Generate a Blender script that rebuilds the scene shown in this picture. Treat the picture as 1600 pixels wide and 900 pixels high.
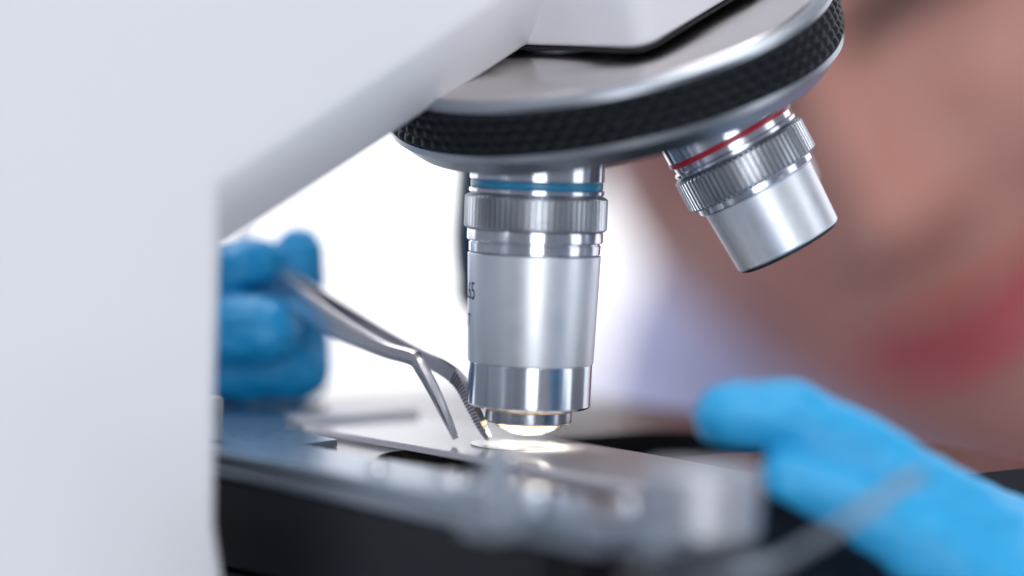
import bpy, bmesh, math, random
from mathutils import Vector, Matrix, noise
from math import sin, cos, pi, radians as R
random.seed(4)
for o in list(bpy.data.objects): bpy.data.objects.remove(o)
S = bpy.context.scene
COL = S.collection
MM = 0.001                        # every length below is written in millimetres

# ------------------------------------------------------------------ camera
cam_d = bpy.data.cameras.new("camera"); cam = bpy.data.objects.new("camera", cam_d); COL.objects.link(cam)
S.camera = cam
CP = Vector((-3.1, -417.4, 52.5)); el = R(4.0); rl = R(2.1)
fw = Vector((0, cos(el), -sin(el))); rt = Vector((1, 0, 0)); up = rt.cross(fw)
r2 = rt*cos(rl) + up*sin(rl); u2 = -rt*sin(rl) + up*cos(rl)
m = Matrix((r2, u2, -fw)).transposed().to_4x4(); m.translation = CP*MM
cam.matrix_world = m
cam_d.lens = 100; cam_d.sensor_width = 36; cam_d.clip_start = .01; cam_d.clip_end = 50
cam_d.dof.use_dof = True; cam_d.dof.focus_distance = .4175; cam_d.dof.aperture_fstop = 3.5
cam_d.dof.aperture_blades = 0

# ------------------------------------------------------------------ world and lamps
W = bpy.data.worlds.new("World"); S.world = W; W.use_nodes = True
W.node_tree.nodes['Background'].inputs[0].default_value = (.80, .84, 1.0, 1)
W.node_tree.nodes['Background'].inputs[1].default_value = .295
def area(name, loc, target, sx, sy, watts, col=(1, 1, 1)):
    d = bpy.data.lights.new(name, 'AREA'); d.shape = 'RECTANGLE'; d.size = sx*MM; d.size_y = sy*MM
    d.energy = watts; d.color = col
    o = bpy.data.objects.new(name, d); COL.objects.link(o); o.location = Vector(loc)*MM
    o.rotation_euler = (Vector(target)-Vector(loc)).to_track_quat('-Z', 'Y').to_euler()
    return o
area('front_softbox', (110, -1500, 120), (0, 0, 30), 560, 1300, 10.5, (.95, .97, 1))
area('side_softbox', (1150, -330, 250), (0, 0, 30), 420, 1000, 2.6, (.93, .96, 1))
area('left_softbox', (-1300, -900, 700), (0, 0, 30), 420, 900, 3.5, (.90, .94, 1))
area('glint_lamp', (520, -900, 1300), (0, 0, 20), 80, 80, 5.5, (1, .99, .97))  # small lamp added for point glints on the metal
area('ceiling_light', (-250, 500, 2100), (0, 0, 60), 1300, 1300, 32, (.97, .98, 1))
S.view_settings.view_transform = 'Standard'; S.view_settings.look = 'None'
S.view_settings.exposure = 0; S.view_settings.gamma = 1
S.cycles.sample_clamp_indirect = 40; S.cycles.max_bounces = 8; S.cycles.transmission_bounces = 8

# ------------------------------------------------------------------ helpers
def frame(deg):
    a = R(deg); f = Vector((cos(a), sin(a), 0)); s = Vector((sin(a), -cos(a), 0)); return s, f
sS, fS = frame(44)                # stage: s runs along the slide, f towards the operator
def SP(s, f, z): return sS*s + fS*f + Vector((0, 0, z))
sA, fA = frame(35)                # arm
sN, fN = frame(50)                # nosepiece
TL = R(22)
Zv = Vector((0, 0, 1))
nN = Zv*cos(TL) - fN*sin(TL); pN = fN*cos(TL) + Zv*sin(TL)
RHO = 20.4
CN = Vector((0, 0, 43.5)) + pN*RHO
def NP(p, s, h): return CN + pN*p + sN*s + nN*h

def link(name, bm, mat, parent=None, smooth=True, angle=35, kind=None, mats=None):
    me = bpy.data.meshes.new(name)
    bmesh.ops.recalc_face_normals(bm, faces=bm.faces)
    if smooth:
        for f in bm.faces: f.smooth = True
        for e in bm.edges:
            if len(e.link_faces) == 2 and e.calc_face_angle(0) > R(angle): e.smooth = False
    for v in bm.verts: v.co *= MM
    bm.to_mesh(me); bm.free()
    for x in (mats or [mat]): me.materials.append(x)
    o = bpy.data.objects.new(name, me); COL.objects.link(o)
    if parent is not None:
        o.parent = parent
        o.matrix_parent_inverse = world_of(parent).inverted()
    if kind: o['kind'] = kind
    return o
WM = {}
def world_of(o): return WM.get(o.name, Matrix.Identity(4))
def empty(name, loc, label, cat, group=None):
    o = bpy.data.objects.new(name, None); COL.objects.link(o); o.location = Vector(loc)*MM
    o.empty_display_size = .01
    WM[o.name] = Matrix.Translation(Vector(loc)*MM)
    o['label'] = label; o['category'] = cat
    if group: o['group'] = group
    return o
def tag(o, label, cat, group=None):
    o['label'] = label; o['category'] = cat
    if group: o['group'] = group
    return o

def ring_loft(bm, rings, cap=True, closed=True):
    prev = None; first = None
    for rg in rings:
        vs = [bm.verts.new(p) for p in rg]
        if prev:
            n = len(vs)
            for i in range(n if closed else n-1):
                j = (i+1) % n
                bm.faces.new((prev[i], prev[j], vs[j], vs[i]))
        else: first = vs
        prev = vs
    if cap:
        bm.faces.new(first[::-1]); bm.faces.new(prev)
def lathe(prof, M, n=96, mod=None, cap=True):
    """prof: list of (radius, height); M maps local xyz to mm world"""
    bm = bmesh.new(); rings = []
    for (r, h) in prof:
        rg = []
        for i in range(n):
            a = 2*pi*i/n; rr = r if mod is None else mod(r, h, i, a)
            rg.append(M @ Vector((rr*cos(a), rr*sin(a), h)))
        rings.append(rg)
    ring_loft(bm, rings, cap)
    uv = bm.loops.layers.uv.new('turn'); nr = len(prof)
    bm.verts.index_update()
    for f in bm.faces:
        cs_ = [divmod(l.vert.index, n) for l in f.loops]
        wrap = max(c[1] for c in cs_) - min(c[1] for c in cs_) > n/2
        for l, (j, i) in zip(f.loops, cs_): l[uv].uv = (((i+n) if wrap and i < n/2 else i)/n, j/nr)
    return bm
def prism(poly, lo, hi, P, bev=0, seg=2):
    """poly in (a,b), extruded lo..hi along third axis; P(a,b,c)->mm"""
    bm = bmesh.new()
    a = [bm.verts.new(P(x, y, lo)) for x, y in poly]; b = [bm.verts.new(P(x, y, hi)) for x, y in poly]
    n = len(poly)
    for i in range(n):
        j = (i+1) % n; bm.faces.new((a[i], a[j], b[j], b[i]))
    bm.faces.new(a[::-1]); bm.faces.new(b)
    if bev:
        bmesh.ops.recalc_face_normals(bm, faces=bm.faces)
        es = [e for e in bm.edges if e.calc_face_angle(0) > R(25)]
        bmesh.ops.bevel(bm, geom=es, offset=bev, segments=seg, affect='EDGES', profile=.5)
    return bm
def rect(x0, y0, x1, y1): return [(x0, y0), (x1, y0), (x1, y1), (x0, y1)]
def axis_frame(origin, axis, xref):
    z = axis.normalized(); x = (xref - z*xref.dot(z)).normalized(); y = z.cross(x)
    M = Matrix((x, y, z)).transposed().to_4x4(); M.translation = origin; return M

# ------------------------------------------------------------------ materials
def mat(name, col, rough=.5, metal=0, nscale=0, bump=0, cvar=0, rvar=0, aniso=None, **kw):
    m = bpy.data.materials.new(name); m.use_nodes = True
    nt = m.node_tree; b = nt.nodes['Principled BSDF']
    b.inputs['Base Color'].default_value = (*col, 1); b.inputs['Roughness'].default_value = rough
    b.inputs['Metallic'].default_value = metal
    for k, v in kw.items(): b.inputs[k.replace('_', ' ')].default_value = v
    if nscale:
        tc = nt.nodes.new('ShaderNodeTexCoord'); mp = nt.nodes.new('ShaderNodeMapping')
        nt.links.new(tc.outputs['Object'], mp.inputs[0])
        if aniso: mp.inputs['Scale'].default_value = aniso
        nz = nt.nodes.new('ShaderNodeTexNoise'); nz.inputs['Scale'].default_value = nscale
        nz.inputs['Detail'].default_value = 6; nt.links.new(mp.outputs[0], nz.inputs['Vector'])
        if bump:
            bp = nt.nodes.new('ShaderNodeBump'); bp.inputs['Strength'].default_value = bump
            bp.inputs['Distance'].default_value = .0002
            nt.links.new(nz.outputs['Fac'], bp.inputs['Height']); nt.links.new(bp.outputs[0], b.inputs['Normal'])
        if rvar:
            mr = nt.nodes.new('ShaderNodeMapRange'); mr.inputs[3].default_value = max(0.02, rough-rvar); mr.inputs[4].default_value = rough+rvar
            nt.links.new(nz.outputs['Fac'], mr.inputs[0]); nt.links.new(mr.outputs[0], b.inputs['Roughness'])
        if cvar:
            mx = nt.nodes.new('ShaderNodeMix'); mx.data_type = 'RGBA'
            mx.inputs[6].default_value = (*[c*(1-cvar) for c in col], 1); mx.inputs[7].default_value = (*[min(1, c*(1+cvar)) for c in col], 1)
            nt.links.new(nz.outputs['Fac'], mx.inputs[0]); nt.links.new(mx.outputs[2], b.inputs['Base Color'])
    return m
def turned(m_, amount, rot=0.0):
    nt = m_.node_tree; b = nt.nodes['Principled BSDF']; t = nt.nodes.new('ShaderNodeTangent')
    t.direction_type = 'UV_MAP'; t.uv_map = 'turn'; nt.links.new(t.outputs[0], b.inputs['Tangent'])
    b.inputs['Anisotropic'].default_value = amount; b.inputs['Anisotropic Rotation'].default_value = rot
    return m_
def emit(name, col, st):
    m = bpy.data.materials.new(name); m.use_nodes = True; nt = m.node_tree
    nt.nodes.remove(nt.nodes['Principled BSDF']); e = nt.nodes.new('ShaderNodeEmission')
    e.inputs[0].default_value = (*col, 1); e.inputs[1].default_value = st
    nt.links.new(e.outputs[0], nt.nodes['Material Output'].inputs[0]); return m
chrome = turned(mat('chrome', (.70, .73, .79), .23, 1, nscale=900, rvar=.03), .92, .25)
knurled = mat('knurled_steel', (.40, .42, .46), .34, 1, nscale=1800, bump=.15, rvar=.08)
satin = turned(mat('satin_aluminium', (.80, .83, .88), .45, .8, nscale=420, bump=.03, rvar=.10, cvar=.04), .5, .25)
shade_metal = mat('shade_dark_metal', (.03, .075, .10), .32, .6)  # shade on the rear objective, put into the metal's colour
blue_ring = mat('blue_enamel', (.015, .20, .36), .30)
red_ring = mat('red_enamel', (.42, .01, .03), .30)
yel_ring = mat('yellow_enamel', (.75, .5, .04), .30)
ink = mat('black_ink', (.03, .03, .07), .5)
cone_steel = mat('cone_steel', (.52, .54, .58), .2, 1)
polished = mat('polished_steel', (.75, .76, .8), .05, 1)
gold = mat('brass_ring', (.85, .62, .30), .2, 1)
lensg = mat('lens_glass', (.9, .92, 1), .03, 0, Transmission_Weight=.6, IOR=1.6)
rubber = mat('black_rubber', (.005, .007, .011), .42, Specular_IOR_Level=.20)
flange = mat('flange_metal', (.36, .39, .43), .34, 1, nscale=1200, rvar=.06)
dish = mat('dish_metal', (.70, .65, .64), .17, 1, nscale=60, rvar=.05)
blackp = mat('black_stage_paint', (.006, .007, .012), .45, nscale=1400, bump=.25, rvar=.08, Specular_IOR_Level=.3)
stage_top = mat('stage_lacquer', (.012, .012, .015), .17, nscale=1200, rvar=.05, Specular_IOR_Level=.6)
white_paint = mat('white_enamel', (.80, .815, .86), .38, nscale=500, bump=.06, rvar=.04)
black_gasket = mat('black_gasket', (.01, .01, .012), .5)
plate_m = mat('blued_steel', (.36, .44, .52), .30, 1, nscale=500, rvar=.06, bump=.015, cvar=.12)
rail_m = mat('rail_steel', (.30, .34, .39), .42, 1, nscale=700, rvar=.08)
knob_m = mat('knob_steel', (.48, .49, .54), .52, 1, nscale=900, rvar=.06)
twz = mat('tweezer_steel', (.70, .69, .72), .32, 1, nscale=900, rvar=.06, bump=.02, cvar=.08)
glass = mat('slide_glass', (.88, .88, .94), .07, 0, Transmission_Weight=.25, Coat_Weight=.5, IOR=1.52)
def add_translucent(m_, col, fac):
    nt = m_.node_tree; out = nt.nodes['Material Output']; mx = nt.nodes.new('ShaderNodeMixShader'); t = nt.nodes.new('ShaderNodeBsdfTranslucent')
    t.inputs[0].default_value = (*col, 1); mx.inputs[0].default_value = fac
    nt.links.new(nt.nodes['Principled BSDF'].outputs[0], mx.inputs[1]); nt.links.new(t.outputs[0], mx.inputs[2]); nt.links.new(mx.outputs[0], out.inputs[0])
add_translucent(glass, (.95, .94, .93), .30)
spec_glow_m = mat('specimen_glow_film', (.85, .84, .82), .3); add_translucent(spec_glow_m, (.95, .93, .9), .6)  # translucent film of the added hot spot disc
glass2 = mat('coverslip_glass', (.97, .98, 1), .0, 0, Transmission_Weight=1.0, IOR=1.5)
nitrile = mat('blue_nitrile', (.0, .25, .53), .42, nscale=260, bump=.5, cvar=.10)
nitrile2 = mat('light_blue_nitrile', (.02, .37, .72), .45, nscale=260, bump=.5, cvar=.08)
skin = mat('skin', (.40, .185, .15), .40, nscale=30, cvar=.25, Subsurface_Weight=.15, Subsurface_Scale=.004)
lipm = mat('lip_colour', (.82, .085, .15), .35, nscale=300, cvar=.15)
hairm = mat('dark_hair', (.012, .009, .009), .4, nscale=700, bump=.6, aniso=(6, 6, .6))
eyew = mat('eye_white', (.50, .44, .42), .25)
irism = mat('iris_brown', (.015, .008, .006), .2)
coatm = mat('lab_coat_cotton', (.54, .55, .78), .8, nscale=40, bump=.6, cvar=.05)
wallm = mat('wall_paint', (.60, .61, .66), .7)
benchm = mat('bench_laminate', (.45, .46, .50), .4, nscale=90, cvar=.05)
winm = emit('daylight_pane', (.955, .95, 1.0), 1.6)
lampm = emit('condenser_light', (1, .91, .74), 150)

# ------------------------------------------------------------------ room
def wbox(name, x0, y0, z0, x1, y1, z1, m_, parent=None, bev=0):
    bm = prism(rect(x0, y0, x1, y1), z0, z1, lambda a, b, c: Vector((a, b, c)), bev)
    return link(name, bm, m_, parent, angle=30)
o = wbox('wall', -2600, 1620, -900, 2600, 1720, -330, wallm); o['kind'] = 'structure'
o = wbox('wall', -2600, 1620, 1500, 2600, 1720, 2000, wallm); o['kind'] = 'structure'
o = wbox('floor', -2600, -2500, -950, 2600, 1720, -901, mat('floor_vinyl', (.30, .31, .33), .5, nscale=8, cvar=.1)); o['kind'] = 'structure'
o = wbox('benchtop', -900, -250, -190, 900, 620, -152, benchm, bev=3); o['kind'] = 'structure'
wi = empty('window', (0, 1640, -330), 'wide overexposed white window behind the blue glove and the tweezers', 'window')
for k in range(4):
    wbox('window_pane', -2600+k*1300+20, 1655, -325, -1300+k*1300-20, 1665, 1495, winm, wi)
for k in range(5):
    if k == 2: continue
    wbox('window_mullion', -2600+k*1300-22, 1640, -329, -2600+k*1300+22, 1690, 1499, wallm, wi)
wbox('window_mullion', -17, 1668, -329, 17, 1690, 1499, wallm, wi)

# ------------------------------------------------------------------ microscope
mic = empty('microscope', (-20, 10, -150), 'white laboratory microscope with a black stage and metal objectives, lens close above the slide', 'microscope')
# arm: side outline in (f, z); lower edge chamfered on the camera side
def AP(f, z, s): return sA*s + fA*f + Vector((0, 0, z))
sd = [(-56.6, -150), (-54.6, -26), (-54.9, -14.5), (-56.3, -7.4), (-56.8, 8.2), (-57.2, 38.6), (-13.8, 64.0), (-7.3, 67.9), (20, 84), (20, 150), (-150, 150), (-150, 30), (-150, -150)]
lo = [(-53.2, -150), (-49.5, -26), (-49.9, -16.3), (-51.3, -9.0), (-51.8, 7.0), (-51.4, 29.5), (-2.3, 58.5), (3, 61.5), (27, 76), (27, 150), (-150, 150), (-150, 20), (-150, -150)]
def arm_mesh():
    bm = bmesh.new()
    # small rounding near the front plane, then the chamfer, then the body
    L = []
    def lay(poly, s): return [AP(f, z, s) for f, z in poly]
    def mixp(a, b, t): return [(p[0]*(1-t)+q[0]*t, p[1]*(1-t)+q[1]*t) for p, q in zip(a, b)]
    sh = [(f-.9 if i < 9 else f, z+.9 if 5 < i < 9 else z) for i, (f, z) in enumerate(sd)]
    L.append(lay(sh, 7.25)); L.append(lay(mixp(sh, sd, .55), 7.12)); L.append(lay(mixp(sd, lo, .06), 6.6))
    L.append(lay(mixp(sd, lo, .5), 2.5)); L.append(lay(mixp(sd, lo, .95), -1.6)); L.append(lay(lo, -2.3)); L.append(lay(lo, -20))
    ring_loft(bm, L)
    return bm
link('arm', arm_mesh(), white_paint, mic, angle=60)
# head block that carries the nosepiece
def rr(x0, y0, x1, y1, r, n=6):
    out = []
    for cx, cy, a0 in ((x1-r, y0+r, -90), (x1-r, y1-r, 0), (x0+r, y1-r, 90), (x0+r, y0+r, 180)):
        for k in range(n+1):
            a = R(a0+90*k/n); out.append((cx+r*cos(a), cy+r*sin(a)))
    return out
head_poly = rr(-15, -19, 34, 19.3, 3.5)
link('head', prism(head_poly, 14.3, 60, NP, .8, 3), white_paint, mic, angle=30)
link('head_gasket', prism(rr(-15.3, -19.3, 34, 19.5, 3.6), 13.9, 14.25, NP), black_gasket, mic)
# revolving nosepiece
MN = axis_frame(CN, nN, pN)
npc = link('nosepiece', lathe([(.2, .4), (20, .5), (25, .2), (30, .5), (32.4, 1.2), (33.4, 2.3), (34.3, 3.5), (34.9, 4.0), (34.9, 5.0), (34.3, 5.15), (34.3, 11.4), (34.8, 11.5), (34.7, 12.2), (33.6, 12.75), (33.0, 12.7)], MN, 192), flange, mic, angle=22)
link('nosepiece_dish', lathe([(33.3, 12.2), (32.9, 12.65), (31.4, 12.95), (29, 13.12), (26.5, 13.1), (23, 12.95), (19.5, 13.05), (17, 13.3), (15.5, 13.3), (15.3, 11.8), (.2, 11.8)], MN, 160), dish, npc, angle=40)
link('nosepiece_collar', lathe([(14.6, 11.82), (14.6, 13.55), (13.6, 13.75), (9, 13.75), (8.8, 13.0), (.2, 13.0)], MN, 96), chrome, npc, angle=30)
def grip():
    bm = bmesh.new(); NU = 84*8; NV = 4*7; h0, h1 = 5.2, 11.35
    rings = [[MN @ Vector((34.4*cos(2*pi*i/NU), 34.4*sin(2*pi*i/NU), h0)) for i in range(NU)]]
    for j in range(NV+1):
        v = j/NV; rg = []
        for i in range(NU):
            a = 2*pi*i/NU; row = min(3, int(v*4)); fv_ = v*4-row
            fu = ((i/8.0)+(.5 if row % 2 else 0)) % 1
            b = max(0, sin(pi*fu))**.7*max(0, sin(pi*fv_))**.6
            r_ = 34.75+(.62+.12*noise.noise(Vector((i*.05, j*.2, 3))))*b if 0 < j < NV else 34.75
            rg.append(MN @ Vector((r_*cos(a), r_*sin(a), h0+(h1-h0)*v)))
        rings.append(rg)
    rings.append([MN @ Vector((34.4*cos(2*pi*i/NU), 34.4*sin(2*pi*i/NU), h1)) for i in range(NU)])
    ring_loft(bm, rings, cap=False)
    return bm
link('grip_ring', grip(), rubber, npc, angle=80)

def objective(origin, d, style):
    """origin = seat, d = direction in which it points; local z runs along d"""
    M = axis_frame(origin, d, Vector((0, -1, 0)))
    ringm = {'blue': blue_ring, 'red': red_ring, 'yellow': yel_ring, 'dark': shade_metal}[style]
    body = chrome if style != 'dark' else shade_metal
    N = 96
    if style == 'dark':
        ob = link('objective', lathe([(8, -2), (8.2, 1), (8.2, 5), (8.6, 5.2), (8.6, 11), (8.0, 11.5), (7.8, 26), (7.2, 31), (6.6, 34), (6.4, 37.5), (5.6, 39), (3, 39.6), (.3, 39.6)], M, 64), shade_metal, mic, angle=30)
        link('lens', lathe([(2.6, 39.55), (2.4, 39.9), (.2, 40.1)], M, 32), lensg, ob)
        return ob
    # neck, grooves and collars in one turned piece
    prof = [(9.4, -3), (9.9, 1.2), (9.9, 4.1), (9.6, 4.35), (9.55, 5.35), (9.95, 5.55), (9.95, 6.0), (9.6, 6.35), (9.4, 6.5), (9.4, 11.4), (9.95, 11.55), (10.0, 11.75), (10.0, 13.0), (9.85, 13.15), (9.5, 13.25), (9.5, 13.4), (9.7, 13.5), (9.65, 14.75), (9.3, 14.95), (9.0, 15.0)]
    if style != 'blue': prof = prof[:10]+[(9.3, 11.6), (9.3, 12.5), (9.15, 12.65), (8.7, 12.8), (8.3, 13.0)]
    ob = link('objective', lathe(prof, M, N), chrome, mic, angle=16)
    rm_prof = [(9.3, 4.30), (9.68, 4.36), (9.74, 4.5), (9.74, 5.2), (9.66, 5.34), (9.3, 5.38)]
    if style == 'red': rm_prof = [(9.3, 3.55), (9.95, 3.62), (10.02, 3.8), (10.02, 4.3), (9.95, 4.45), (9.3, 4.5)]
    link('colour_ring', lathe(rm_prof, M, N, cap=False), ringm, ob, angle=40)
    NK = 74
    def km(r, h, i, a):
        k = i % 6
        return r - (.34 if k in (0, 1) else 0)*(1 if 6.55 < h < 11.35 else 0)
    link('knurled_ring', lathe([(9.5, 6.4), (10.1, 6.42), (10.5, 6.75), (10.52, 6.85), (10.52, 11.05), (10.5, 11.15), (10.15, 11.45), (9.3, 11.47)], M, NK*6, km, cap=False), knurled, ob, angle=28)
    if style == 'blue':
        bar = link('barrel', lathe([(9.2, 15.0), (9.72, 15.02), (9.8, 15.12), (9.78, 15.6), (9.28, 30.7), (9.2, 31.0), (8.6, 31.03)], M, N, cap=False), satin, ob, angle=30)
        link('front_sleeve', lathe([(8.5, 30.9), (9.05, 31.0), (9.12, 31.15), (9.06, 37.15), (8.92, 37.4), (8.5, 37.6), (6.3, 37.65)], M, N, cap=False), chrome, ob, angle=25)
        link('lens_ring', lathe([(6.3, 37.55), (6.55, 37.75), (6.6, 37.9), (6.5, 38.1), (6.0, 38.15)], M, N, cap=False), gold, ob, angle=60)
        link('lens_cone', lathe([(6.1, 38.05), (6.4, 38.15), (6.4, 39.65), (6.2, 39.85), (5.6, 39.95), (5.4, 40.1), (4.6, 40.7), (4.2, 40.8), (2.75, 41.5), (2.55, 41.55), (2.5, 41.3)], M, N, cap=False), cone_steel, ob, angle=14)
        link('brass_seat', lathe([(6.1, 39.75), (6.28, 39.86), (6.0, 40.02), (5.5, 40.1)], M, N, cap=False), gold, ob)
        link('lens', lathe([(2.52, 41.3), (2.4, 41.5), (1.7, 41.72), (.9, 41.83), (.1, 41.86)], M, 48), lensg, ob)
    else:
        Lb = 22.8 if style == 'red' else 30.5
        link('barrel', lathe([(8.2, 12.7), (8.62, 12.8), (8.72, 12.95), (8.28, Lb-.5), (8.1, Lb-.25), (7.8, Lb-.2)], M, N, cap=False), satin, ob, angle=30)
        link('bezel_dark_reflection', lathe([(7.7, Lb-.4), (7.95, Lb-.2), (7.9, Lb+.15), (7.5, Lb+.3), (6.2, Lb+.3), (5.9, Lb+.15), (4.3, Lb-1.2), (4, Lb-1.5)], M, 64, cap=False), black_gasket, ob)  # black ring stands in for the dark reflection on the barrel's chamfer
        link('lens', lathe([(4.2, Lb-1.4), (3, Lb-.9), (.1, Lb-.7)], M, 48), lensg, ob)
    return ob
objA = objective(CN - pN*RHO, -Zv, 'blue')
objB = objective(CN + sN*RHO + Vector((-2.2, 2.2, .1)) + (-nN*cos(TL) + sN*sin(TL))*1.1, -nN*cos(TL) + sN*sin(TL), 'red')
objD = objective(CN - sN*RHO, -nN*cos(TL) - sN*sin(TL), 'dark')
objC = objective(CN + pN*RHO, -nN*cos(TL) + pN*sin(TL), 'yellow')
objA['label'] = 'upright objective with a blue ring and long satin barrel'
objB['label'] = 'short slanted objective with a red ring'
objD['label'] = 'objective behind the blue ringed one, its shade painted dark'
objC['label'] = 'objective half hidden behind the red ringed one'

def wrap_text(txt, size, r_at, z_base, ang_right, parent):
    """lettering bent round the barrel of the upright objective; ang_right = angle of its right end"""
    cu = bpy.data.curves.new('lettering', 'FONT'); cu.body = txt; cu.size = size; cu.resolution_u = 4
    t = bpy.data.objects.new('lettering_tmp', cu); COL.objects.link(t)
    dg = bpy.context.evaluated_depsgraph_get(); me = bpy.data.meshes.new_from_object(t.evaluated_get(dg))
    bpy.data.objects.remove(t)
    bm = bmesh.new(); bm.from_mesh(me)
    bmesh.ops.subdivide_edges(bm, edges=[e for e in bm.edges if e.calc_length() > size*.12], cuts=2)
    xm = max(v.co.x for v in bm.verts)
    for v in bm.verts:
        z = z_base+v.co.y; r = r_at(z)+.02
        a = R(ang_right) + (v.co.x-xm)*.86/r
        v.co = Vector((r*sin(a), -r*cos(a), z))
    return link('lettering', bm, ink, parent, smooth=False)
rbar = lambda z: 9.79 - (27.9-z)*(.50/15.1)
wrap_text('40/0.65', 3.7, rbar, 21.7, -62, objA)
wrap_text('160/0.17', 2.9, rbar, 17.6, -72, objA)

# stage
hole = [(2+13*cos(R(a)), -14+13*sin(R(a))) for a in range(180, 361, 12)] + [(2+13*cos(R(a)), 34+13*sin(R(a))) for a in range(0, 181, 12)]
def stage_mesh():
    bm = bmesh.new()
    outer = [(-78, -40), (49, -40), (49, 64), (-78, 64)]
    def layer(z): return [bm.verts.new(SP(s, f, z)) for s, f in outer], [bm.verts.new(SP(s, f, z)) for s, f in hole]
    (ot, ht), (ob_, hb) = layer(-1), layer(-17)
    n = len(hole)
    for a, b in ((ot, ob_), (ht, hb)):
        k = len(a)
        for i in range(k): bm.faces.new((a[i], a[(i+1) % k], b[(i+1) % k], b[i]))
    for o_, h_ in ((ot, ht), (ob_, hb)):
        q = n//4
        idx = {0: 0, 1: n//2-1, 2: n//2, 3: n-1}     # nearest hole vertex to each corner
        seq = [(0, 0), (1, n//2-1), (2, n//2), (3, n-1)]
        bm.faces.new([o_[0], o_[1]] + [h_[i] for i in range(n//2-1, -1, -1)])
        bm.faces.new([o_[1], o_[2], h_[n//2], h_[n//2-1]])
        bm.faces.new([o_[2], o_[3]] + [h_[i] for i in range(n-1, n//2-1, -1)])
        bm.faces.new([o_[3], o_[0], h_[0], h_[n-1]])
    return bm
stg = link('stage', stage_mesh(), stage_top, mic, angle=30)
link('stage_body', prism(rect(-78, -42.2, 47, -40.3), -16.5, -4.4, SP, .6), blackp, stg, angle=30)
link('stage_shadow_block', prism(rect(-70, -38, 44, 50), -60, -18.2, SP, 1.5), blackp, stg, angle=30)  # black block added where condenser and base lie in shadow
link('condenser', lathe([(5, -90), (17, -88), (17, -40), (15, -30), (11, -22), (8.4, -8), (6.0, -1.9), (5.8, -1.75), (5.0, -1.75), (4.75, -2.1), (4.7, -5.0), (.2, -5.0)], Matrix.Translation((0, 0, 0)), 64), black_gasket, mic, angle=30)
link('condenser_lens', lathe([(4.6, -4.9), (4.6, -4.3), (2.2, -3.7), (.1, -3.5)], Matrix.Identity(4), 48), lampm, mic)
link('base', prism(rect(-60, -85, 60, 80), -150, -120, SP, 6, 3), white_paint, mic, angle=40)
link('base_pillar', prism([(-150, -150), (-57, -150), (-60, -118), (-150, -118)], -30, 10, AP), white_paint, mic)

# mechanical slide holder on the stage
hold = link('slide_holder', prism([(-80, -44.6), (60, -44.6), (60, -29.0), (-16.6, -29.4), (-18.2, -21.2), (-33.5, -18.9), (-33.8, -14.9), (-41, -12.4), (-58, 10), (-80, 10)], -.93, .15, SP, .12, 1), plate_m, mic, angle=30)
link('slide_holder_rail', prism(rect(-80, -43.7, 57, -40.05), -3.9, -1.7, SP, .35), rail_m, hold, angle=30)
link('slide_holder_jaw', prism([(-41.5, -12.3), (-36.5, -13.9), (-36, 11), (-41.5, 11)], -.9, .9, SP, .15), knob_m, hold)
def cyl(name, p, r, z0, z1, m_, parent, ch=.3, n=40):
    return link(name, lathe([(r-ch, z0), (r, z0+ch), (r, z1-ch), (r-ch, z1), (.05, z1)], Matrix.Translation(Vector((p[0], p[1], 0))), n), m_, parent, angle=35)
def cylSF(name, s, f, *a, **k):
    p = SP(s, f, 0); return cyl(name, (p.x, p.y), *a, **k)
cylSF('post', 45.5, -49.5, 2.5, -.5, 7.4, rail_m, hold)
link('post_bracket', prism(rect(42.5, -53, 48.5, -43.8), -2.6, -.6, SP, .3), rail_m, hold)
cylSF('post_cap', 45.5, -49.5, 1.5, 7.4, 8.3, knob_m, hold)
cylSF('post', -26.0, -39.0, 1.9, .15, 6.6, rail_m, hold)
cylSF('clamp_knob', 58.8, -26.6, 7.4, -3.2, 5.9, knob_m, hold, ch=.9, n=64)
cylSF('drive_shaft', 58.8, -26.6, 3.6, -48, -3.3, black_gasket, hold)
for s, f, r in ((24, -37, 1.9), (31, -38.5, 1.5), (38.5, -35.5, 2.2), (51, -31.5, 1.6), (10, -38, 1.7)):
    sc = link('screw', lathe([(r, .1), (r, .75), (r*.8, 1.25), (r*.35, 1.55), (.05, 1.6)], Matrix.Translation(SP(s, f, 0)), 32), polished, hold, angle=40)
link('spring_finger_mount', prism(rect(44, -39.9, 63, -30), -3.6, -.99, SP, .4), rail_m, hold)
def strip(pts, w, th):
    bm = bmesh.new(); rings = []
    for i, p in enumerate(pts):
        p = Vector(p); a = Vector(pts[max(0, i-1)]); b = Vector(pts[min(len(pts)-1, i+1)])
        t = (b-a).normalized(); side = t.cross(Zv).normalized(); u = side.cross(t)
        ww = w*(1 if i < len(pts)-1 else .7)
        rings.append([p+side*ww/2+u*th/2, p-side*ww/2+u*th/2, p-side*ww/2-u*th/2, p+side*ww/2-u*th/2])
    ring_loft(bm, rings); return bm
lev = [(14, -66, -5.5), (19, -70, -6.3), (25, -72, -5.8), (31, -72, -3.9), (36, -70, -1.2), (41, -67, 1.6), (46, -63, 4.4), (49.5, -60, 6.0)]
link('spring_finger', strip(lev, 1.6, .9), rail_m, hold)

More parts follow.
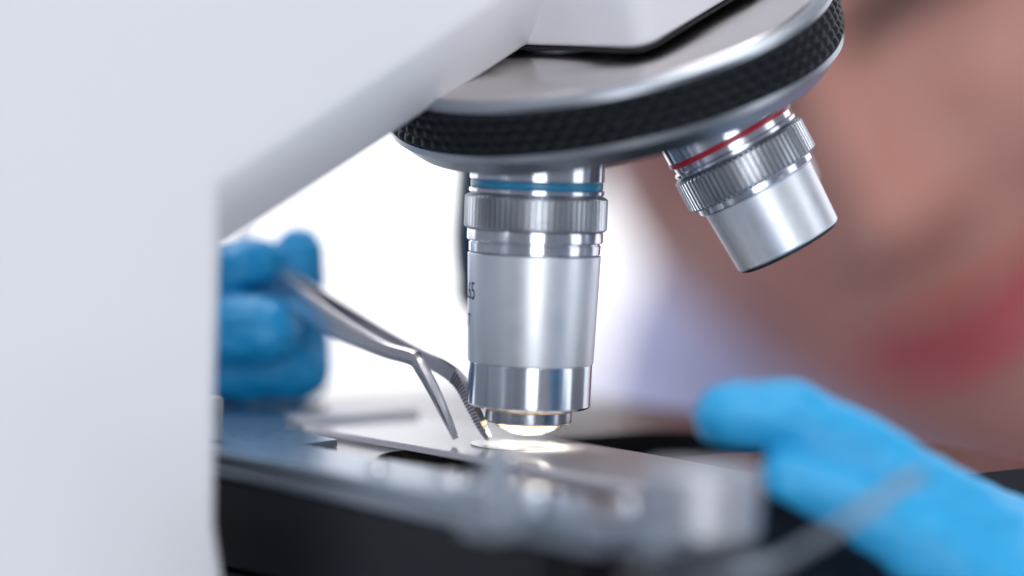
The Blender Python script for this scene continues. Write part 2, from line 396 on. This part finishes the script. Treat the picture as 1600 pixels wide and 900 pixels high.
# ------------------------------------------------------------------ slide and coverslip
sl = link('glass_slide', prism(rect(-39, -14.5, 37, 10.3), -.98, 0, SP, .12, 1), glass, angle=30)
link('bright_ground_edge', prism(rect(-38.9, -14.53, 36.9, -14.49), -.9, -.07, SP), mat('bright_edge_glass', (.80, .79, .88), .5), sl)  # pale strip on the ground edge, added to make it look brighter
tag(sl, 'clear glass slide lying across the stage opening under the objective', 'slide')
cs = link('coverslip', lathe([(6.1, .05), (6.1, .19), (.02, .19)], Matrix.Translation((-2.3, -.2, 0)), 96), glass2, angle=30)
link('specimen_glow', lathe([(2.2, .006), (2.3, .02), (2.1, .044), (.05, .045)], Matrix.Translation((.4, -1.2, 0)), 48), spec_glow_m, sl)  # translucent disc added to catch the condenser light as a hot spot
tag(cs, 'thin round coverslip on the glass slide at the tweezer tip', 'coverslip')

# ------------------------------------------------------------------ tweezers
tw = empty('tweezers', (-42, 40, 20), 'bent steel tweezers held in the blue glove, one serrated tip on the slide', 'tweezers')
Oo = Vector((.84, .54, 0)).normalized()
def catmull(P, n):
    out = []
    for i in range(len(P)-1):
        a, b, c, d = P[max(0, i-1)], P[i], P[i+1], P[min(len(P)-1, i+2)]
        for k in range(n):
            t = k/n
            out.append([.5*((2*b[q])+(-a[q]+c[q])*t+(2*a[q]-5*b[q]+4*c[q]-d[q])*t*t+(-a[q]+3*b[q]-3*c[q]+d[q])*t**3) for q in range(len(b))])
    out.append(list(P[-1])); return out
def tw_arm(P, inner):
    Q = catmull(P, 8); bm = bmesh.new(); rings = []; fr = []
    for i, q in enumerate(Q):
        p = Vector(q[:3]); a = Vector(Q[max(0, i-1)][:3]); b = Vector(Q[min(len(Q)-1, i+1)][:3])
        t = (b-a).normalized(); o_ = (Oo - t*Oo.dot(t)).normalized(); w_ = t.cross(o_).normalized()
        w, th = q[3]*.44, q[4]*.45
        fr.append((p, t, o_*inner, w_, w, th))
        e_ = -inner
        rings.append([p + w_*(x*w) + o_*(e_*y*th) for x, y in ((-1, -1), (1, -1), (1, .0), (.78, .7), (.35, 1), (-.35, 1), (-.78, .7), (-1, .0))])
    ring_loft(bm, rings); return bm, fr
near = [(-10.6, 0, .7, .9, .9), (-12.0, .1, 3.4, 1.45, 1.3), (-14.3, .5, 7.8, 2.0, 1.6), (-16.2, 1.2, 10.8, 2.4, 1.6), (-17.1, 1.8, 12.0, 2.7, 1.5), (-18.6, 2.9, 12.45, 2.6, 1.4), (-21.5, 5.2, 12.9, 2.7, 1.2), (-25.7, 10.5, 14.0, 3.4, 1.2), (-30.4, 17.5, 15.4, 4.5, 1.2), (-35.4, 26, 17.6, 5.0, 1.2), (-39.8, 35, 19.7, 4.8, 1.3), (-44.3, 45, 22.0, 4.6, 1.4), (-49, 58, 27, 4.4, 1.5)]
far = [(-5.5, 0.4, .75, 1.0, 1.0), (-6.8, .7, 3.0, 1.7, 1.4), (-8.6, 1.2, 6.4, 2.2, 1.6), (-10.2, 2.2, 9.1, 2.5, 1.6), (-12.6, 4.2, 10.7, 2.6, 1.4), (-16.2, 8, 11.9, 2.6, 1.2), (-21.8, 13.5, 13.9, 3.2, 1.2), (-28.0, 21, 16.2, 4.2, 1.2), (-33.6, 28.5, 18.3, 4.8, 1.2), (-39.0, 36, 20.4, 4.8, 1.3), (-43.2, 45.5, 22.6, 4.6, 1.4), (-48.3, 58.5, 27, 4.4, 1.5)]
bm, _ = tw_arm(near, 1); a1 = link('tweezer_arm', bm, twz, tw, angle=28)
bm, fr = tw_arm(far, -1); a2 = link('tweezer_arm', bm, twz, tw, angle=28); a2['label'] = 'serrated far arm'
# the teeth on the inner face of the far arm
bm = bmesh.new()
L = [0]
for i in range(1, len(fr)): L.append(L[-1]+(fr[i][0]-fr[i-1][0]).length)
pos = .35
while pos < 11.2:
    i = max(k for k in range(len(L)) if L[k] <= pos); t = (pos-L[i])/(L[i+1]-L[i])
    mixv = lambda k: fr[i][k]*(1-t)+fr[i+1][k]*t
    p, tt, oi, wv, w, th = [mixv(k) for k in range(6)]
    c = p + oi*th
    vs = [bm.verts.new(c + wv*(x*w*.96) + tt*y + oi*z) for x, y, z in ((-1, -.21, -.05), (1, -.13, -.05), (1, .23, -.05), (-1, .15, -.05), (-1, -.06, .30), (1, .02, .30))]
    for f_ in ((0, 1, 5, 4), (3, 4, 5, 2), (0, 4, 3), (1, 2, 5), (0, 3, 2, 1)): bm.faces.new([vs[k] for k in f_])
    pos += .50
link('serration', bm, mat('serration_steel', (.42, .41, .44), .4, 1), a2, smooth=False)

# ------------------------------------------------------------------ organic shapes
def capsule_chain(bm, pts):
    """pts: list of (x,y,z,r); overlapping tapered capsules"""
    for i in range(len(pts)-1):
        a, b = Vector(pts[i][:3]), Vector(pts[i+1][:3]); ra, rb = pts[i][3], pts[i+1][3]
        ax = (b-a); ln = ax.length
        M = axis_frame(a, ax, Vector((.3, .5, .81)))
        prof = []
        for k in range(7):
            t = -pi/2 + (pi/2)*k/6; prof.append((max(.02, ra*cos(t)), ra*sin(t)))
        for k in range(1, 7):
            t = (pi/2)*k/6; prof.append((max(.02, rb*cos(t)), ln+rb*sin(t)))
        prof.insert(7, (rb, ln))
        n = 20; rings = []
        for r_, h_ in prof: rings.append([M @ Vector((r_*cos(2*pi*q/n), r_*sin(2*pi*q/n), h_)) for q in range(n)])
        ring_loft(bm, rings)
def remeshed(name, bm, voxel, smooth, m_, parent, iters=None, wr=0, wscale=.12):
    me = bpy.data.meshes.new(name); bmesh.ops.recalc_face_normals(bm, faces=bm.faces); bm.to_mesh(me); bm.free()
    o = bpy.data.objects.new(name+'_tmp', me); COL.objects.link(o)
    md = o.modifiers.new('r', 'REMESH'); md.mode = 'VOXEL'; md.voxel_size = voxel; md.use_smooth_shade = True
    s_ = o.modifiers.new('s', 'SMOOTH'); s_.factor = .6; s_.iterations = smooth
    dg = bpy.context.evaluated_depsgraph_get(); me2 = bpy.data.meshes.new_from_object(o.evaluated_get(dg))
    bpy.data.objects.remove(o)
    bm = bmesh.new(); bm.from_mesh(me2)
    if wr:
        bm.normal_update()
        for v in bm.verts:
            p = v.co
            w_ = noise.noise(Vector((p.x*wscale, p.y*wscale, p.z*wscale*2.2))) + .5*noise.noise(p*wscale*2.7)
            v.co = p + v.normal*(wr*w_)
    return link(name, bm, m_, parent, angle=180)

person = empty('person', (250, 470, -300), 'person in a lab coat and blue gloves bending to the microscope, smiling with red lips', 'person')
# -- right glove round the tweezers
bm = bmesh.new()
capsule_chain(bm, [(-37.9, 41.5, 25.0, 4.1), (-37.4, 41.5, 20.5, 4.2), (-40, 50, 14.5, 5.0), (-50, 62, 8, 6)])            # index, seen end on
capsule_chain(bm, [(-44.0, 38, 23.3, 4.0), (-51, 36, 21.8, 4.7), (-60, 42, 17, 5), (-72, 55, 8, 7)])                  # thumb
capsule_chain(bm, [(-41.8, 33, 12.8, 5.4), (-50, 34, 13.0, 6.2), (-60, 44, 12, 6), (-66, 58, 8, 6.5)])                  # middle
capsule_chain(bm, [(-37.0, 44, 5.4, 4.9), (-48, 40, 5.8, 5.4), (-60, 46, 7, 5.5), (-66, 60, 5, 6)])                     # ring
capsule_chain(bm, [(-46, 50, 19, 5), (-37.2, 50, 11.8, 4.4), (-37.0, 49, 5.4, 4.9), (-60, 52, 6, 5.2), (-70, 64, 6, 5.5)])                   # little
capsule_chain(bm, [(-52, 58, 11, 8), (-66, 64, 9, 11), (-82, 74, 4, 12), (-110, 95, -6, 14), (-150, 130, -25, 20)])     # palm and wrist
remeshed('glove', bm, .5, 1, nitrile, person, wr=.45, wscale=.34)['label'] = 'blue glove gripping the tweezers'
# -- left glove reaching over the stage
bm = bmesh.new()
capsule_chain(bm, [(26.4, -36, 9.6, 4.5), (34.5, -35, 10.0, 5.0), (44.2, -34, 5.2, 5.4), (54.5, -33, -1.8, 6.6), (67.5, -31, -11.5, 8.5)])   # index
capsule_chain(bm, [(34.6, -39, 2.2, 3.6), (42.5, -39, -.4, 4.3), (54, -37, -7, 6.0), (66, -34, -14.5, 8.5)])                 # thumb
capsule_chain(bm, [(36, -25, 4.4, 4), (44, -24, 3.2, 4.6), (54, -24, -1.5, 5.2), (70, -24, -10, 8)])                    # middle
capsule_chain(bm, [(44, -16, -3, 4), (52, -15, -5, 4.6), (60, -16, -8, 5.2), (74, -18, -12, 8)])
capsule_chain(bm, [(50, -8, -6, 3.5), (58, -8, -8, 4.2), (66, -10, -11, 4.8), (78, -14, -16, 7)])
capsule_chain(bm, [(67, -31, -11, 9.5), (84, -26, -24, 14), (105, -14, -36, 17), (150, 30, -52, 22), (200, 90, -70, 28)])
remeshed('glove', bm, .55, 3, nitrile2, person, wr=.35, wscale=.2)['label'] = 'lighter blue glove in front of the stage corner'

# -- head: one displaced surface; local x = person's left, y = back, z = up
Zl = Vector((-.58, 0, .815)).normalized(); lat = Vector((.815, 0, .58)).normalized()
psi = R(17); fwd = (Vector((0, -1, 0))*cos(psi) - lat*sin(psi)).normalized()
pit = R(-6); fwd2 = (fwd*cos(pit) - Zl*sin(pit)).normalized()
Xl = (-fwd2).cross(Zl).normalized(); Xl = Xl if Xl.dot(lat) > 0 else -Xl
Zh = Xl.cross(-fwd2).normalized(); Zh = Zh if Zh.dot(Zl) > 0 else -Zh
NAS = Vector((62, 222, 60))
HC = NAS - fwd2*88 - Zh*12
MH = Matrix((Xl, -fwd2, Zh)).transposed().to_4x4(); MH.translation = HC
def g(x, c, s): return math.exp(-((x-c)/s)**2)
def head_pt(th, ph, off=0):
    """th azimuth from the face (0) round the head, ph elevation"""
    x = sin(th)*cos(ph); y = -cos(th)*cos(ph); z = sin(ph)
    p = Vector((x*79, y*92, z*114))
    if p.z < 0:
        k = (-p.z/114)
        p.x *= 1-.36*k**1.2
        if p.y > 0: p.y *= 1-.62*k
        else: p.y *= 1+.16*k
    front = max(0, -y)**1.5
    X, Z = p.x, p.z
    d = 0
    d += 3*g(Z, 24, 9)*g(abs(X), 24, 22)                                  # brow
    d -= 14*g(Z, 11, 13)*g(abs(X), 28, 17)                                  # eye sockets
    d += 7*g(Z, 11, 6.5)*g(abs(X), 26, 11.5)                             # lids
    nz = max(0, min(1, (16-Z)/46))
    d += (6+25*nz**1.2)*g(X, 0, 6.5+4.5*nz)*(1 if Z > -30 else math.exp(-((Z+30)/4.5)**2))*(1 if Z < 16 else g(Z, 16, 12))
    d += 8*g(abs(X), 12, 5.5)*g(Z, -29, 6.5)                              # nostril wings
    d += 10*g(abs(X), 42, 17)*g(Z, -20, 16) - 4*g(abs(X)-.55*(-30-Z), 20, 5)*g(Z, -42, 12)                                # cheeks
    arc = .0065*X*X                                                        # smile
    d += 5*g(X, 0, 26)*g(Z, -56, 18)
    d += 4.2*g(Z-arc, -49.5, 3.4)*g(X, 0, 24) + 5.2*g(Z-arc, -60, 4.6)*g(X, 0, 22)
    d -= 4.2*g(Z-arc, -54.4, 1.7)*g(X, 0, 26)
    d -= 3*g(Z, -70, 4)*g(X, 0, 20)
    d += 7*g(X, 0, 20)*g(Z, -86, 13)                                      # chin
    q = Vector((0, -1, 0))*d*front
    nrm = Vector((x/73, y/92, z/114)).normalized()
    return p + q + nrm*off
def build_body():
    bm = bmesh.new(); NT, NPH = 180, 150; rings = []
    for j in range(1, NPH):
        ph = -pi/2 + pi*j/NPH
        rings.append([MH @ head_pt(2*pi*i/NT, ph) for i in range(NT)])
    ring_loft(bm, rings)
    for sg in (-1, 1):                                                     # ears
        capsule_chain(bm, [tuple(MH @ Vector((sg*72, 12, 18)))+(9,), tuple(MH @ Vector((sg*72, 14, -2)))+(8,), tuple(MH @ Vector((sg*68, 8, -22)))+(6,)])
    nk = MH @ Vector((0, 30, -70)); nb = Vector((215, 400, -120)); nc = Vector((240, 440, -200))
    capsule_chain(bm, [(*(MH @ Vector((0, 22, -40))), 50), (*nk, 48), (*nb, 56), (*nc, 80)])
    return bm
remeshed('body', build_body(), 2.0, 1, skin, person)
def patch(name, th0, th1, ph0, ph1, off, m_, cond, nt=160, npz=120):
    bm = bmesh.new(); G = {}
    for j in range(npz+1):
        for i in range(nt+1):
            th = th0+(th1-th0)*i/nt; ph = ph0+(ph1-ph0)*j/npz
            q = head_pt(th, ph, off)
            if cond(q): G[i, j] = bm.verts.new(MH @ q)
    for j in range(npz):
        for i in range(nt):
            k = [(i, j), (i+1, j), (i+1, j+1), (i, j+1)]
            if all(c in G for c in k): bm.faces.new([G[c] for c in k])
    bmesh.ops.solidify(bm, geom=bm.faces[:], thickness=-.8)
    return link(name, bm, m_, person, angle=60)
def in_lip(q):
    arc = .0065*q.x*q.x; z = q.z-arc; w = 1-(q.x/31)**2
    return w > 0 and (-54.4-11.5*w**.7 < z < -54.4-3.5*w**.6 or -54.4+1.5*w < z < -54.4+5.5*w**.6)
patch('lips', -R(40), R(40), -R(50), -R(15), 1.6, lipm, in_lip)
patch('teeth', -R(40), R(40), -R(50), -R(15), .9, mat('tooth_enamel', (.42, .38, .36), .3), lambda q: abs(q.x) < 27 and -54.4-3.4*(1-(q.x/30)**2) < q.z-.0065*q.x*q.x < -54.4+1.4*(1-(q.x/30)**2))
for sg in (-1, 1):
    patch('eyebrow', sg*R(50), sg*R(5), R(5), R(25), 1.5, hairm, lambda q: 12 < sg*q.x < 54 and abs(q.z-30+.006*(abs(q.x)-28)**2) < 3.4*(1-((abs(q.x)-30)/25)**2), 60, 60)
    c = head_pt(sg*R(22), R(4)); c = Vector((sg*26, c.y+12, 11))
    M = axis_frame(MH @ c, fwd2, Zh)
    e = link('eye', lathe([(max(.05, 11.5*sin(pi*k/16)), -11.5*cos(pi*k/16)) for k in range(17)], M, 32), eyew, person)
    link('iris', lathe([(7.4, 9.0), (6.6, 10.2), (4.6, 11.4), (2.5, 12.0), (.05, 12.2)], M, 32), irism, e)
    patch('eyelash', sg*R(42), sg*R(6), R(1), R(12), 2.6, hairm, lambda q: 9 < sg*q.x < 43 and abs(q.z-(15-.016*(abs(q.x)-24)**2)) < 4.2*(1-((abs(q.x)-23)/20.5)**2), 90, 60)
bm = bmesh.new()
NT, NPH = 120, 90
def hair_pt(th, ph):
    p = head_pt(th, ph, 9+2.2*sin(th*23)+1.2*sin(th*51+ph*6)); return MH @ p
G = {}
for j in range(NPH+1):
    for i in range(NT):
        th = 2*pi*i/NT; ph = -R(35) + R(124.5)*j/NPH; dth = abs((th+pi) % (2*pi)-pi)
        if ph > R(44)-R(26)*max(0, (dth-R(25)))/R(30) if dth < R(62) else (dth > R(115) or ph > R(12)): G[i, j] = bm.verts.new(hair_pt(th, ph))
for j in range(NPH):
    for i in range(NT):
        k = [(i, j), ((i+1) % NT, j), ((i+1) % NT, j+1), (i, j+1)]
        if all(c in G for c in k): bm.faces.new([G[c] for c in k])
bmesh.ops.solidify(bm, geom=bm.faces[:], thickness=5)
link('hair', bm, hairm, person, angle=70)
# -- lab coat: torso, shoulders and both sleeves
bm = bmesh.new()
capsule_chain(bm, [(92, 430, -38, 68), (200, 440, -95, 85), (380, 470, -95, 70)])
capsule_chain(bm, [(215, 450, -130, 110), (260, 520, -420, 150)])
capsule_chain(bm, [(60, 420, -75, 55), (-60, 330, -190, 48), (-140, 260, -220, 44), (-150, 150, -80, 34), (-125, 108, -18, 24)])
capsule_chain(bm, [(390, 460, -110, 62), (420, 300, -190, 50), (330, 190, -150, 42), (185, 75, -66, 33)])
remeshed('lab_coat', bm, 5, 6, coatm, person, wr=5, wscale=.012)
bm = bmesh.new()
cA, cB = Vector((195, 385, -95)), Vector((150, 372, -200))
link('coat_collar', strip([(70, 370, 15), (110, 345, -30), (160, 335, -90), (190, 345, -170)], 46, 6), coatm, person)
